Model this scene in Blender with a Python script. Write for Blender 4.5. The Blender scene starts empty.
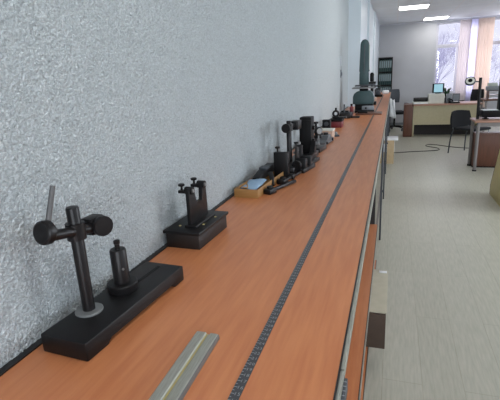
import bpy, bmesh, math, random
import numpy as np
from mathutils import Vector, Matrix
random.seed(7)
sc = bpy.context.scene
C = sc.collection
R = math.radians

# ------------------------------------------------------------------ camera
FPX, YAW, PITCH, ROLL = 429.37, .3265, .27538, -.05147
cy_, sy_, cp_, sp_ = math.cos(YAW), math.sin(YAW), math.cos(PITCH), math.sin(PITCH)
F = Vector((-sy_*cp_, cy_*cp_, -sp_)); Rt = Vector((cy_, sy_, 0)); U = Rt.cross(F)
c_, s_ = math.cos(ROLL), math.sin(ROLL)
R2 = c_*Rt + s_*U; U2 = -s_*Rt + c_*U
cd = bpy.data.cameras.new('camera'); cam = bpy.data.objects.new('camera', cd); C.objects.link(cam)
cd.sensor_width = 36; cd.lens = FPX/500*36; cd.clip_start = .02; cd.clip_end = 300
cam.matrix_world = Matrix(((R2.x, U2.x, -F.x, 0), (R2.y, U2.y, -F.y, 0), (R2.z, U2.z, -F.z, 1.5), (0, 0, 0, 1)))
sc.camera = cam

# ------------------------------------------------------------------ world, daylight, exposure
w = bpy.data.worlds.new('world'); sc.world = w; w.use_nodes = True
w.node_tree.nodes['Background'].inputs[0].default_value = (.80, .81, 1.0, 1)
w.node_tree.nodes['Background'].inputs[1].default_value = .95
def area(name, loc, size, sizey, direction, power, col):
    l = bpy.data.lights.new(name, 'AREA'); l.shape = 'RECTANGLE'; l.size = size; l.size_y = sizey
    l.energy = power; l.color = col
    o = bpy.data.objects.new(name, l); C.objects.link(o); o.location = loc
    o.rotation_euler = Vector(direction).to_track_quat('-Z', 'Y').to_euler()
    return o
DAY = (.86, .93, 1.0)
area('daylight_back_window', (1.3, -3.25, 1.75), 2.6, 1.7, (-.1, 1, .0), 120, DAY)
area('daylight_right_window', (4.9, 0, 1.75), 2.6, 1.7, (-1, .1, 0), 25, DAY)
area('daylight_right_window', (4.9, 4.6, 1.75), 3.2, 1.7, (-1, .0, .05), 165, DAY)
area('daylight_far_window', (2.9, 13.5, 1.75), 3.2, 1.6, (0, -1, -.05), 85, (.86, .88, 1))
sc.view_settings.view_transform = 'Standard'; sc.view_settings.look = 'None'
sc.view_settings.exposure = 0.2; sc.view_settings.gamma = 1.0

# ------------------------------------------------------------------ materials
def srgb(r, g, b):
    f = lambda c: (c/255/12.92) if c/255 <= .04045 else ((c/255+.055)/1.055)**2.4
    return (f(r), f(g), f(b), 1)
def mat(name, col, rough=.5, metal=0., noise=0., nscale=20., bump=0., bscale=60., col2=None, stretch=(1, 1, 1), spec=.5):
    m = bpy.data.materials.new(name); m.use_nodes = True
    nt = m.node_tree; b = nt.nodes['Principled BSDF']
    b.inputs['Base Color'].default_value = col; b.inputs['Roughness'].default_value = rough
    b.inputs['Metallic'].default_value = metal; b.inputs['Specular IOR Level'].default_value = spec
    tc = nt.nodes.new('ShaderNodeTexCoord'); mp = nt.nodes.new('ShaderNodeMapping')
    mp.inputs['Scale'].default_value = stretch
    nt.links.new(tc.outputs['Object'], mp.inputs['Vector'])
    n = nt.nodes.new('ShaderNodeTexNoise'); n.inputs['Scale'].default_value = nscale; n.inputs['Detail'].default_value = 4
    nt.links.new(mp.outputs[0], n.inputs['Vector'])
    r = nt.nodes.new('ShaderNodeMix'); r.data_type = 'RGBA'
    k = max(noise, .04)
    r.inputs['A'].default_value = col if col2 else tuple(min(1, c*(1-k)) for c in col[:3])+(1,)
    r.inputs['B'].default_value = col2 if col2 else tuple(min(1, c*(1+k)) for c in col[:3])+(1,)
    mr = nt.nodes.new('ShaderNodeMapRange'); mr.inputs['From Min'].default_value = .32; mr.inputs['From Max'].default_value = .68
    nt.links.new(n.outputs['Fac'], mr.inputs['Value']); nt.links.new(mr.outputs[0], r.inputs['Factor'])
    nt.links.new(r.outputs['Result'], b.inputs['Base Color'])
    if bump:
        n2 = nt.nodes.new('ShaderNodeTexNoise'); n2.inputs['Scale'].default_value = bscale; n2.inputs['Detail'].default_value = 3
        bp = nt.nodes.new('ShaderNodeBump'); bp.inputs['Strength'].default_value = bump; bp.inputs['Distance'].default_value = .002
        nt.links.new(tc.outputs['Object'], n2.inputs['Vector'])
        nt.links.new(n2.outputs['Fac'], bp.inputs['Height']); nt.links.new(bp.outputs[0], b.inputs['Normal'])
    return m
def plaster():
    m = mat('rough_plaster', srgb(174, 181, 182), .85, nscale=190, col2=srgb(203, 211, 214))  # fine two-tone speckle in the colour stands in for shade in the plaster pits
    nt = m.node_tree; b = nt.nodes['Principled BSDF']
    tc = nt.nodes.new('ShaderNodeTexCoord')
    n = nt.nodes.new('ShaderNodeTexNoise'); n.inputs['Scale'].default_value = 120; n.inputs['Detail'].default_value = 4; n.inputs['Distortion'].default_value = .4; n.inputs['Roughness'].default_value = .6
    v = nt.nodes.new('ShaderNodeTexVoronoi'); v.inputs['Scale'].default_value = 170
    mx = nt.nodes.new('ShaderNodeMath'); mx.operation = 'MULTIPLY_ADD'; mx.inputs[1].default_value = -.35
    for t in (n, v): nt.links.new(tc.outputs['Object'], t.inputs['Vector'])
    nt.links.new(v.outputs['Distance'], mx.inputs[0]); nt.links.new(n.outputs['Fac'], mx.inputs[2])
    bp = nt.nodes.new('ShaderNodeBump'); bp.inputs['Strength'].default_value = 1.0; bp.inputs['Distance'].default_value = .012
    nt.links.new(mx.outputs[0], bp.inputs['Height']); nt.links.new(bp.outputs[0], b.inputs['Normal'])
    return m
def grid_ceiling():
    m = mat('ceiling_tiles', srgb(226, 229, 232), .8, noise=.03, nscale=3)
    nt = m.node_tree; b = nt.nodes['Principled BSDF']
    src = b.inputs['Base Color'].links[0].from_socket
    tc = nt.nodes.new('ShaderNodeTexCoord'); mp = nt.nodes.new('ShaderNodeMapping')
    mp.inputs['Location'].default_value = (-.02+6, -9.8+12, 0)
    br = nt.nodes.new('ShaderNodeTexBrick'); br.offset = 0; br.inputs['Scale'].default_value = 1
    br.inputs['Brick Width'].default_value = .6; br.inputs['Row Height'].default_value = .6
    br.inputs['Mortar Size'].default_value = .012; br.inputs['Mortar Smooth'].default_value = 0
    br.inputs['Mortar'].default_value = srgb(228, 226, 226)
    nt.links.new(tc.outputs['Object'], mp.inputs['Vector']); nt.links.new(mp.outputs[0], br.inputs['Vector'])
    nt.links.new(src, br.inputs['Color1']); nt.links.new(src, br.inputs['Color2'])
    nt.links.new(br.outputs['Color'], b.inputs['Base Color'])
    return m
def floor_mat():
    m = mat('laminate_floor', srgb(167, 166, 151), .42, noise=.0, nscale=9, col2=srgb(182, 179, 165), stretch=(9, .9, 1))
    nt = m.node_tree; b = nt.nodes['Principled BSDF']
    src = b.inputs['Base Color'].links[0].from_socket
    tc = nt.nodes.new('ShaderNodeTexCoord'); mp = nt.nodes.new('ShaderNodeMapping'); mp.inputs['Rotation'].default_value = (0, 0, R(90))
    br = nt.nodes.new('ShaderNodeTexBrick'); br.inputs['Scale'].default_value = 1
    br.inputs['Brick Width'].default_value = 1.3; br.inputs['Row Height'].default_value = .19
    br.inputs['Mortar Size'].default_value = .0025; br.inputs['Color1'].default_value = (1, 1, 1, 1); br.inputs['Color2'].default_value = (.95, .95, .94, 1)
    br.inputs['Mortar'].default_value = (.84, .83, .8, 1)
    nt.links.new(tc.outputs['Object'], mp.inputs['Vector']); nt.links.new(mp.outputs[0], br.inputs['Vector'])
    mu = nt.nodes.new('ShaderNodeMix'); mu.data_type = 'RGBA'; mu.blend_type = 'MULTIPLY'; mu.inputs['Factor'].default_value = 1
    nt.links.new(src, mu.inputs['A']); nt.links.new(br.outputs['Color'], mu.inputs['B'])
    nt.links.new(mu.outputs['Result'], b.inputs['Base Color'])
    return m
def emit(name, col, s):
    m = bpy.data.materials.new(name); m.use_nodes = True; nt = m.node_tree; nt.nodes.clear()
    e = nt.nodes.new('ShaderNodeEmission'); e.inputs[0].default_value = col; e.inputs[1].default_value = s
    o = nt.nodes.new('ShaderNodeOutputMaterial'); nt.links.new(e.outputs[0], o.inputs[0]); return m
def glass():
    m = bpy.data.materials.new('window_glass'); m.use_nodes = True; nt = m.node_tree; nt.nodes.clear()
    t = nt.nodes.new('ShaderNodeBsdfTransparent'); g = nt.nodes.new('ShaderNodeBsdfGlossy'); g.inputs['Roughness'].default_value = .02
    mx = nt.nodes.new('ShaderNodeMixShader'); mx.inputs[0].default_value = .05
    o = nt.nodes.new('ShaderNodeOutputMaterial')
    nt.links.new(t.outputs[0], mx.inputs[1]); nt.links.new(g.outputs[0], mx.inputs[2]); nt.links.new(mx.outputs[0], o.inputs[0]); return m
def cloth(name, col, trans):
    m = bpy.data.materials.new(name); m.use_nodes = True; nt = m.node_tree; nt.nodes.clear()
    d = nt.nodes.new('ShaderNodeBsdfDiffuse'); d.inputs[0].default_value = col
    t = nt.nodes.new('ShaderNodeBsdfTranslucent'); t.inputs[0].default_value = col
    mx = nt.nodes.new('ShaderNodeMixShader'); mx.inputs[0].default_value = trans
    o = nt.nodes.new('ShaderNodeOutputMaterial')
    nt.links.new(d.outputs[0], mx.inputs[1]); nt.links.new(t.outputs[0], mx.inputs[2]); nt.links.new(mx.outputs[0], o.inputs[0]); return m

M = {}
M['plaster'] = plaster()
M['paint'] = mat('satin_wall_paint', srgb(206, 216, 222), .35, noise=.03, nscale=2)
M['farpaint'] = mat('far_wall_paint', srgb(190, 192, 197), .6, noise=.03, nscale=2)
M['ceiling'] = grid_ceiling()
M['floor'] = floor_mat()
M['bench'] = mat('pear_wood_laminate', srgb(185, 113, 72), .33, nscale=9, col2=srgb(200, 130, 85), stretch=(7, .55, 1), spec=.5)
M['black'] = mat('black_enamel', srgb(20, 19, 20), .42, noise=.12, nscale=40, bump=.1, bscale=300, spec=.28)
M['black_satin'] = mat('black_satin', srgb(14, 14, 15), .55, noise=.1, spec=.2)
M['blued'] = mat('blued_steel', srgb(22, 20, 21), .38, metal=.0, spec=.32, noise=.15, nscale=60)
M['darkbrown'] = mat('dark_brown_enamel', srgb(34, 29, 27), .5, noise=.1, spec=.35)
M['steel'] = mat('ground_steel', srgb(128, 130, 130), .42, metal=.4, noise=.1)
M['alu'] = mat('brushed_aluminium', srgb(164, 164, 154), .38, metal=.55, noise=.12, nscale=50, stretch=(8, .6, 8))
M['alu_shaded'] = mat('aluminium_shaded_side', srgb(120, 124, 124), .4, metal=.6, noise=.1)  # shaded copy of the aluminium, for the side of the profile bar
M['lever'] = mat('dull_steel', srgb(92, 92, 92), .5, metal=.2)
M['brass'] = mat('yellowed_line', srgb(196, 180, 120), .5, metal=.2)
M['edge'] = mat('black_edging', srgb(28, 27, 28), .5)
M['tape'] = mat('tape_metal', srgb(72, 74, 78), .42, metal=.3, noise=.08, nscale=15)
M['tapemark'] = mat('tape_marks', srgb(150, 153, 156), .5)
M['teal'] = mat('teal_grey_enamel', srgb(54, 75, 77), .42, noise=.05, spec=.35)
M['teal_light'] = mat('grey_green_enamel', srgb(150, 160, 150), .4)
M['pinewood'] = mat('yellow_wood', srgb(150, 110, 60), .55, noise=.12, nscale=14, stretch=(1, 6, 6))
M['plywood'] = mat('pale_yellow_plywood', srgb(188, 172, 118), .5, noise=.05, nscale=6, stretch=(1, 6, 1))
M['blue'] = mat('blue_wrap', srgb(150, 180, 208), .4, noise=.08)
M['beige'] = mat('beige_laminate', srgb(178, 168, 136), .5, noise=.03)
M['carton'] = mat('grey_cardboard', srgb(178, 172, 152), .7, noise=.05)
M['carton_shaded'] = mat('shaded_brown_cardboard', srgb(70, 56, 46), .8, noise=.08)  # dark tone holds the shade on the carton's near face
M['carton2'] = mat('tan_cardboard', srgb(178, 156, 122), .8, noise=.06)
M['woodbrown'] = mat('brown_wood', srgb(94, 58, 42), .45, noise=.12, nscale=8, stretch=(5, 5, .6))
M['deskwood'] = mat('reddish_desk_wood', srgb(168, 128, 108), .4, noise=.1, nscale=6, stretch=(.6, 5, 5))
M['white'] = mat('white_paper', srgb(232, 234, 236), .6)
M['offwhite'] = mat('ivory_plastic', srgb(206, 206, 196), .5)
M['grey'] = mat('grey_plastic', srgb(128, 134, 140), .5)
M['darkgrey'] = mat('dark_grey_plastic', srgb(62, 66, 72), .5)
M['fabric'] = mat('charcoal_fabric', srgb(24, 25, 29), .9, noise=.15, nscale=200)
M['meshgrey'] = mat('grey_mesh_fabric', srgb(88, 92, 98), .8, noise=.12, nscale=150)
M['chrome'] = mat('chrome_tube', srgb(190, 192, 196), .22, metal=.9)
M['greytube'] = mat('grey_painted_tube', srgb(124, 119, 117), .45, metal=.2)
M['maroon'] = mat('maroon_paint', srgb(110, 34, 40), .45)
M['pink'] = mat('pale_salmon_card', srgb(200, 172, 152), .6)
M['greenbinder'] = mat('dark_green_binder', srgb(32, 62, 60), .45, noise=.1)
M['binderlabel'] = mat('binder_label', srgb(140, 156, 158), .6)
M['frame'] = mat('white_window_frame', srgb(206, 206, 214), .4)
M['cable'] = mat('dark_cable', srgb(58, 54, 52), .5)
M['leaf'] = mat('leaf_green', srgb(38, 74, 46), .5, noise=.2)
M['hazy_bark'] = mat('hazy_winter_bark', srgb(186, 182, 212), .9)  # distance haze is put into this pale lilac colour
M['snow'] = mat('snowy_ground', srgb(200, 200, 214), .9)
M['glass'] = glass()
M['panel'] = emit('lit_diffuser', (1, .97, .93, 1), 9)
M['screen'] = emit('lit_screen', (.38, .66, .78, 1), .8)
M['curtain_pink'] = cloth('greyish_pink_curtain', srgb(232, 225, 225), .5)
M['curtain_white'] = cloth('white_sheer_curtain', srgb(236, 234, 250), .65)
M['curtain_peach'] = cloth('peach_curtain', srgb(246, 232, 222), .5)

# ------------------------------------------------------------------ mesh helpers
class MB:
    def __init__(s): s.bm = bmesh.new()
    def _new(s, verts, T):
        if T is not None: bmesh.ops.transform(s.bm, matrix=T, verts=verts)
    def box(s, x0, x1, y0, y1, z0, z1, bev=0., T=None, seg=2):
        r = bmesh.ops.create_cube(s.bm, size=1)
        vs = r['verts']
        for v in vs:
            v.co = Vector(((x0+x1)/2+v.co.x*(x1-x0), (y0+y1)/2+v.co.y*(y1-y0), (z0+z1)/2+v.co.z*(z1-z0)))
        if bev > 0:
            es = list({e for v in vs for e in v.link_edges})
            g = bmesh.ops.bevel(s.bm, geom=es, offset=bev, segments=seg, affect='EDGES', profile=.5)
            vs = list({v for f in g['faces'] for v in f.verts} | {v for v in vs if v.is_valid})
        s._new(vs, T); return s
    def cyl(s, a, b, r, r2=None, n=20, T=None, cap=True):
        a, b = Vector(a), Vector(b); d = b-a
        r2 = r if r2 is None else r2
        q = d.to_track_quat('Z', 'Y').to_matrix()
        A, B = [], []
        for i in range(n):
            t = 2*math.pi*i/n; o = Vector((math.cos(t), math.sin(t), 0))
            A.append(s.bm.verts.new(a+q@(o*r))); B.append(s.bm.verts.new(b+q@(o*r2)))
        for i in range(n): s.bm.faces.new((A[i], A[(i+1) % n], B[(i+1) % n], B[i]))
        if cap: s.bm.faces.new(A[::-1]); s.bm.faces.new(B)
        s._new(A+B, T); return s
    def lathe(s, prof, c=(0, 0, 0), axis=(0, 0, 1), n=24, T=None):
        c = Vector(c); q = Vector(axis).to_track_quat('Z', 'Y').to_matrix(); rows = []
        for r, z in prof:
            rows.append([s.bm.verts.new(c+q@Vector((max(r, .0001)*math.cos(2*math.pi*i/n), max(r, .0001)*math.sin(2*math.pi*i/n), z))) for i in range(n)])
        for A, B in zip(rows, rows[1:]):
            for i in range(n): s.bm.faces.new((A[i], A[(i+1) % n], B[(i+1) % n], B[i]))
        s.bm.faces.new(rows[0][::-1]); s.bm.faces.new(rows[-1])
        s._new([v for rr in rows for v in rr], T); return s
    def prism(s, poly, axis, a, b, T=None, bev=0.):
        # polygon in the two other axes (in order), extruded along axis from a to b
        def P(u, v, t):
            return {'x': (t, u, v), 'y': (u, t, v), 'z': (u, v, t)}[axis]
        A = [s.bm.verts.new(P(u, v, a)) for u, v in poly]; B = [s.bm.verts.new(P(u, v, b)) for u, v in poly]
        n = len(poly)
        fs = [s.bm.faces.new((A[i], A[(i+1) % n], B[(i+1) % n], B[i])) for i in range(n)]
        fs += [s.bm.faces.new(A[::-1]), s.bm.faces.new(B)]
        vs = A+B
        if bev:
            es = list({e for f in fs for e in f.edges})
            g = bmesh.ops.bevel(s.bm, geom=es, offset=bev, segments=2, affect='EDGES', profile=.5)
            vs = list({v for f in g['faces'] for v in f.verts} | {v for v in vs if v.is_valid})
        s._new(vs, T); return s
    def tube(s, pts, r, n=8, T=None):
        pts = [Vector(p) for p in pts]; rows = []; prev = None
        for i, p in enumerate(pts):
            d = (pts[min(i+1, len(pts)-1)]-pts[max(i-1, 0)]).normalized()
            up = Vector((0, 0, 1)) if abs(d.z) < .95 else Vector((1, 0, 0))
            if prev is not None: up = prev
            x = d.cross(up).normalized(); y = x.cross(d).normalized(); prev = y
            rr = r[i] if isinstance(r, (list, tuple)) else r
            rows.append([s.bm.verts.new(p+(x*math.cos(2*math.pi*k/n)+y*math.sin(2*math.pi*k/n))*rr) for k in range(n)])
        for A, B in zip(rows, rows[1:]):
            for i in range(n): s.bm.faces.new((A[i], A[(i+1) % n], B[(i+1) % n], B[i]))
        s.bm.faces.new(rows[0][::-1]); s.bm.faces.new(rows[-1])
        s._new([v for rr in rows for v in rr], T); return s
    def build(s, name, m, parent=None, smooth=True, label=None):
        bmesh.ops.recalc_face_normals(s.bm, faces=s.bm.faces)
        me = bpy.data.meshes.new(name); s.bm.to_mesh(me); s.bm.free()
        me.materials.append(m)
        if smooth:
            me.shade_smooth(); me.set_sharp_from_angle(angle=R(35))
        o = bpy.data.objects.new(name, me); C.objects.link(o)
        if parent is not None: o.parent = parent
        if label: o['label'] = label
        return o
def spline(pts, k=6):
    P = [Vector(p) for p in pts]; out = []
    for i in range(len(P)-1):
        p0, p1, p2, p3 = P[max(i-1, 0)], P[i], P[i+1], P[min(i+2, len(P)-1)]
        for j in range(k):
            t = j/k
            out.append(.5*((2*p1)+(p2-p0)*t+(2*p0-5*p1+4*p2-p3)*t*t+(-p0+3*p1-3*p2+p3)*t**3))
    out.append(P[-1]); return out
def thing(name, label, cat, loc=(0, 0, 0), rz=0., group=None):
    o = bpy.data.objects.new(name, None); C.objects.link(o); o.empty_display_size = .05
    o.location = loc; o.rotation_euler = (0, 0, rz)
    o['label'] = label; o['category'] = cat
    if group: o['group'] = group
    return o
def tag(o, label, cat, group=None):
    o['label'] = label; o['category'] = cat
    if group: o['group'] = group
    return o
def struct(name, mb, m, parent=None, smooth=False):
    o = mb.build(name, m, parent, smooth); o['kind'] = 'structure'; return o
def copy_tree(o, parent=None, label=None):
    c = o.copy(); C.objects.link(c)
    if parent is not None: c.parent = parent
    if label: c['label'] = label
    for ch in list(o.children): copy_tree(ch, c)
    return c

# ------------------------------------------------------------------ setting
XW, XR, Y0, Y1, ZC = -.68, 4.6, -3.0, 13.2, 2.74
struct('floor', MB().box(XW-.2, XR+.2, Y0-.2, Y1+.2, -.1, 0), M['floor'])
struct('ceiling', MB().box(XW-.2, XR+.2, Y0-.2, Y1+.2, ZC, ZC+.1), M['ceiling'])
def plaster_relief(y0, y1, z0, z1, step):
    """height field of coarse sprayed plaster, real relief in metres"""
    ny, nz = int((y1-y0)/step)+1, int((z1-z0)/step)+1
    g = np.random.default_rng(11)
    fy = np.fft.fftfreq(ny, step)[:, None]; fz = np.fft.rfftfreq(nz, step)[None, :]
    k = np.sqrt(fy**2+fz**2)
    band = np.exp(-((k-105)/50)**2)+.35*np.exp(-((k-35)/25)**2)
    h = np.fft.irfft2(np.fft.rfft2(g.normal(size=(ny, nz)))*band, s=(ny, nz)); h /= h.std()
    h = np.clip(h, -1.6, 2.0)
    h = .0015*(h+1.6)
    Y = y0+np.arange(ny)*step; Z = z0+np.arange(nz)*step
    h *= np.clip((y1-Y)/.8, 0, 1)[:, None]
    co = np.empty((ny, nz, 3)); co[..., 0] = XW+h; co[..., 1] = Y[:, None]; co[..., 2] = Z[None, :]
    i = np.arange(ny*nz).reshape(ny, nz)
    q = np.stack([i[:-1, :-1], i[1:, :-1], i[1:, 1:], i[:-1, 1:]], -1).reshape(-1, 4)
    me = bpy.data.meshes.new('wall_left'); me.vertices.add(ny*nz); me.vertices.foreach_set('co', co.ravel())
    me.loops.add(q.size); me.loops.foreach_set('vertex_index', q.ravel().astype(np.int32))
    me.polygons.add(len(q)); me.polygons.foreach_set('loop_start', np.arange(0, q.size, 4, dtype=np.int32))
    me.update(); return me
wl = bmesh.new(); wl.from_mesh(plaster_relief(.15, 4.2, 1.003, ZC, .0033))
for f_ in wl.faces: f_.smooth = True
wm = MB(); wm.bm = wl; wm.box(XW-.2, XW, Y0-.2, 7.0, 0, ZC)
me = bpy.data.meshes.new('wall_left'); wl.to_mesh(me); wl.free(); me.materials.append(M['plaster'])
o = bpy.data.objects.new('wall_left', me); C.objects.link(o); o['kind'] = 'structure'
struct('wall_left_far', MB().prism([(XW-.2, 7.0), (-.505, 7.0), (-.50, 7.01), (-.50, 8.6), (-.465, 8.6), (-.465, 10.2), (-.435, 10.2), (-.435, Y1), (XW-.2, Y1)], 'z', 0, ZC), M['paint'])
def wall_openings(name, along, fixed0, fixed1, a0, a1, openings, z0, z1, m):
    mb = MB()
    def bx(p, q, r, s):
        if along == 'x': mb.box(p, q, fixed0, fixed1, r, s)
        else: mb.box(fixed0, fixed1, p, q, r, s)
    cur = a0
    for (p, q) in openings:
        bx(cur, p, 0, ZC); bx(p, q, 0, z0); bx(p, q, z1, ZC); cur = q
    bx(cur, a1, 0, ZC)
    return struct(name, mb, m)
def window(n, along, fc, p, q, z0, z1, transom, mull=0):
    """frame bars and glass pane; along x or y; fc = centre of the frame depth"""
    mb = MB(); t, d = .05, .03
    def bx(a, b, c, e, dd=d):
        if along == 'x': mb.box(a, b, fc-dd, fc+dd, c, e, .004)
        else: mb.box(fc-dd, fc+dd, a, b, c, e, .004)
    bx(p, p+t, z0, z1); bx(q-t, q, z0, z1); bx(p+t, q-t, z0, z0+t); bx(p+t, q-t, z1-t, z1)
    if transom: bx(p+t, q-t, transom-.045, transom+.045, .025)
    for k in range(mull):
        xm = p+(q-p)*(k+1)/(mull+1); bx(xm-.035, xm+.035, z0+t, (transom-.045) if transom else z1-t, .025)
    f = struct('window_%d' % n, mb, M['frame'], smooth=True)
    g = MB()
    if along == 'x': g.box(p+t, q-t, fc-.003, fc+.003, z0+t, z1-t)
    else: g.box(fc-.003, fc+.003, p+t, q-t, z0+t, z1-t)
    g.build('window_pane', M['glass'], f)
    s = MB()
    if along == 'x': s.box(p-.03, q+.03, fc-.22, fc-.03, z0-.03, z0-.0)
    else: s.box(fc-.22, fc-.03, p-.03, q+.03, z0-.03, z0)
    return f
wall_openings('wall_far', 'x', Y1, Y1+.2, XW, XR, [(1.03, 2.12), (2.2, 3.25), (3.4, 4.4)], .85, 2.68, M['farpaint'])
window(1, 'x', Y1+.10, 1.03, 2.12, .85, 2.68, 2.08, 1)
window(2, 'x', Y1+.10, 2.2, 3.25, .85, 2.68, 2.08, 1)
window(3, 'x', Y1+.10, 3.4, 4.4, .85, 2.68, 2.08, 1)
wall_openings('wall_right', 'y', XR, XR+.2, Y0, Y1, [(-1.3, 1.3), (3.0, 6.2)], .85, 2.6, M['farpaint'])
window(4, 'y', XR+.1, -1.3, 1.3, .85, 2.6, 2.0, 2)
window(5, 'y', XR+.1, 3.0, 6.2, .85, 2.6, 2.0, 2)
wall_openings('wall_back', 'x', Y0-.2, Y0, XW, XR, [(0, 2.6)], .85, 2.6, M['farpaint'])
window(6, 'x', Y0-.1, 0, 2.6, .85, 2.6, 2.0, 2)
struct('baseboard_far', MB().box(-.43, XR, Y1-.015, Y1, 0, .07, .003), M['grey'])
struct('trim_1', MB().box(-.435, XR, Y1-.02, Y1, ZC-.03, ZC, .004), M['frame'])

# outdoors
struct('ground_outside', MB().box(-40, 60, 16, 120, -6.2, -6), M['snow'])
def tree(x, y, h, seed, label):
    rnd = random.Random(seed); mb = MB()
    def grow(p, d, L, r, k):
        q = p+d*L
        mb.tube([p, (p+q)/2+Vector((rnd.uniform(-.03, .03), 0, rnd.uniform(-.03, .03)))*L, q], [r, r*.85, r*.7], n=3)
        if k == 0: return
        for _ in range(3 if k < 5 else 4):
            nd = (d+Vector((rnd.uniform(-.75, .75), rnd.uniform(-.75, .75), rnd.uniform(-.1, .55)))).normalized()
            grow(q, nd, L*rnd.uniform(.62, .85), r*.62, k-1)
    grow(Vector((0, 0, 0)), Vector((0, 0, 1)), h*.25, h*.0075, 6)
    o = mb.build('bare_tree', M['hazy_bark'], smooth=False); o.location = (x, y, -6)
    tag(o, label, 'tree')
tree(2.4, 25, 11.5, 3, 'nearer bare winter tree outside the left window of the far wall')
tree(5.0, 52, 13, 8, 'more distant bare winter tree, outside behind the nearer one')

# ceiling lights
def ceiling_light(x, y, label, group=None):
    t = thing('ceiling_light', label, 'ceiling light', (x, y, ZC), 0, group)
    f = MB(); s = .3; d = .022
    f.box(-s, s, -s, -s+d, -.012, 0); f.box(-s, s, s-d, s, -.012, 0); f.box(-s, -s+d, -s+d, s-d, -.012, 0); f.box(s-d, s, -s+d, s-d, -.012, 0)
    f.build('frame', M['frame'], t)
    MB().box(-s+d, s-d, -s+d, s-d, -.009, -.002).build('diffuser', M['panel'], t, False)
    return t
ceiling_light(.32, 10.1, 'lit square ceiling panel nearer the camera, left of the other one')
ceiling_light(.94, 12.6, 'lit square ceiling panel next to the far wall and window')
for x, y in ((.32, 5.3), (.32, .5), (2.72, 3), (2.72, 7.7), (3.32, 11)):
    ceiling_light(x, y, 'lit square ceiling panel over the nearer part of the room', 'ceiling panels over the nearer room')

# curtains
def curtain(x0, x1, y, m, label, waves, amp, seed):
    rnd = random.Random(seed); mb = MB(); n = waves*8; nz = 10; rows = []
    for j in range(nz+1):
        z = .06+(2.69-.06)*j/nz; row = []
        for i in range(n+1):
            t = i/n; x = x0+(x1-x0)*t
            yy = y+amp*math.sin(t*waves*2*math.pi+.5*math.sin(3*t+z*.4))*(1-.25*j/nz)
            row.append(mb.bm.verts.new((x, yy, z)))
        rows.append(row)
    for a, b in zip(rows, rows[1:]):
        for i in range(n): mb.bm.faces.new((a[i], a[i+1], b[i+1], b[i]))
    o = mb.build('curtain', m); o.modifiers.new('thickness', 'SOLIDIFY').thickness = .002
    return tag(o, label, 'curtain')
curtain(1.575, 1.84, 13.09, M['curtain_pink'], 'greyish pink curtain panel beside the left window pane', 6, .005, 1)
curtain(1.80, 2.02, 13.13, M['curtain_white'], 'whitish lilac sheer curtain strip between the pink and peach panels', 5, .004, 2)
curtain(2.00, 2.37, 13.08, M['curtain_peach'], 'peach coloured curtain panel nearest the right edge of view', 7, .005, 3)
rail = MB().cyl((1.1, 13.11, 2.71), (4.4, 13.11, 2.71), .012).build('curtain_rail', M['frame'])
tag(rail, 'white curtain rail under the ceiling at the far wall', 'curtain rail')

# ------------------------------------------------------------------ the long bench
XB0, XB1 = -.662, -.0735
bench = thing('measuring_bench', 'very long wood laminate wall bench with black back strip and lower shelves', 'bench', (-.37, 0, 0))
bx = .37
def bb(mb, *a, **k): return mb.box(a[0]+bx, a[1]+bx, *a[2:], **k)
bb(MB(), -.662, XB1, -1.0, 7.0, .972, 1.0).build('worktop', M['bench'], bench, False)
bb(MB(), -.430, XB1, 7.0, 11.6, .972, 1.0).build('worktop', M['bench'], bench, False)
bb(MB(), -.679, -.662, -1.0, 6.99, .955, 1.004).build('back_strip', M['edge'], bench, False)
bb(MB(), XB1, -.0705, -1.0, 11.6, .970, 1.0008).build('edge_band', M['edge'], bench, False, 'thin black edge band')
bb(MB(), -.0705, -.0635, .66, 11.6, .978, .999, bev=.001).build('edge_rail', M['alu'], bench, label='bright aluminium edge rail')
bb(MB(), -.0705, -.0635, -1.0, .655, .974, .999, bev=.001).build('edge_rail', M['alu'], bench, label='bright aluminium edge rail')
lp = bb(MB(), -.0635, -.0575, .3, .655, .960, .985, bev=.001).build('scale_plate', M['darkgrey'], bench, label='dark marked scale plate at the rail end')
k = MB()
for i in range(30):
    y = .31+i*.0115; k.box(-.0633+bx, -.0582+bx, y, y+.0016, .985, .9856)
k.build('scale_marks', M['tapemark'], lp, False)
for z in (.49, .225):
    bb(MB(), -.655, -.072, -1.0, 2.92, z-.02, z).build('shelf', M['bench'], bench, False)
    bb(MB(), -.072, -.0695, -1.0, 2.92, z-.022, z+.0006).build('edge_band', M['edge'], bench, False)
    bb(MB(), -.0695, -.066, -1.0, 2.92, z-.02, z).build('edge_rail', M['alu'], bench, False)
bb(MB(), -.655, -.09, 2.92, 2.94, .0, .972).build('end_panel', M['edge'], bench, False)
bb(MB(), -.12, -.10, -1.0, 11.55, .90, .972).build('shade_apron', M['edge'], bench, False)  # dark strip added for the shade under the worktop
for y in (3.9, 5.3, 6.7, 8.1, 9.5, 11.5):
    leg = bb(MB(), -.080, -.064, y-.009, y+.009, 0, .969, bev=.003).build('leg', M['darkgrey'], bench)
    MB().cyl((-.064+bx, y, .47), (-.052+bx, y, .47), .012).build('clamp_knob', M['darkgrey'], leg)
    if y < 6: bb(MB(), -.65, -.62, y-.014, y+.014, 0, .969, bev=.003).build('leg', M['greytube'], bench)
    else: bb(MB(), -.42, -.39, y-.014, y+.014, 0, .969, bev=.003).build('leg', M['greytube'], bench)
bb(MB(), -.10, -.084, 2.95, 7.4, .26, .29).build('stretcher', M['greytube'], bench)

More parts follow.
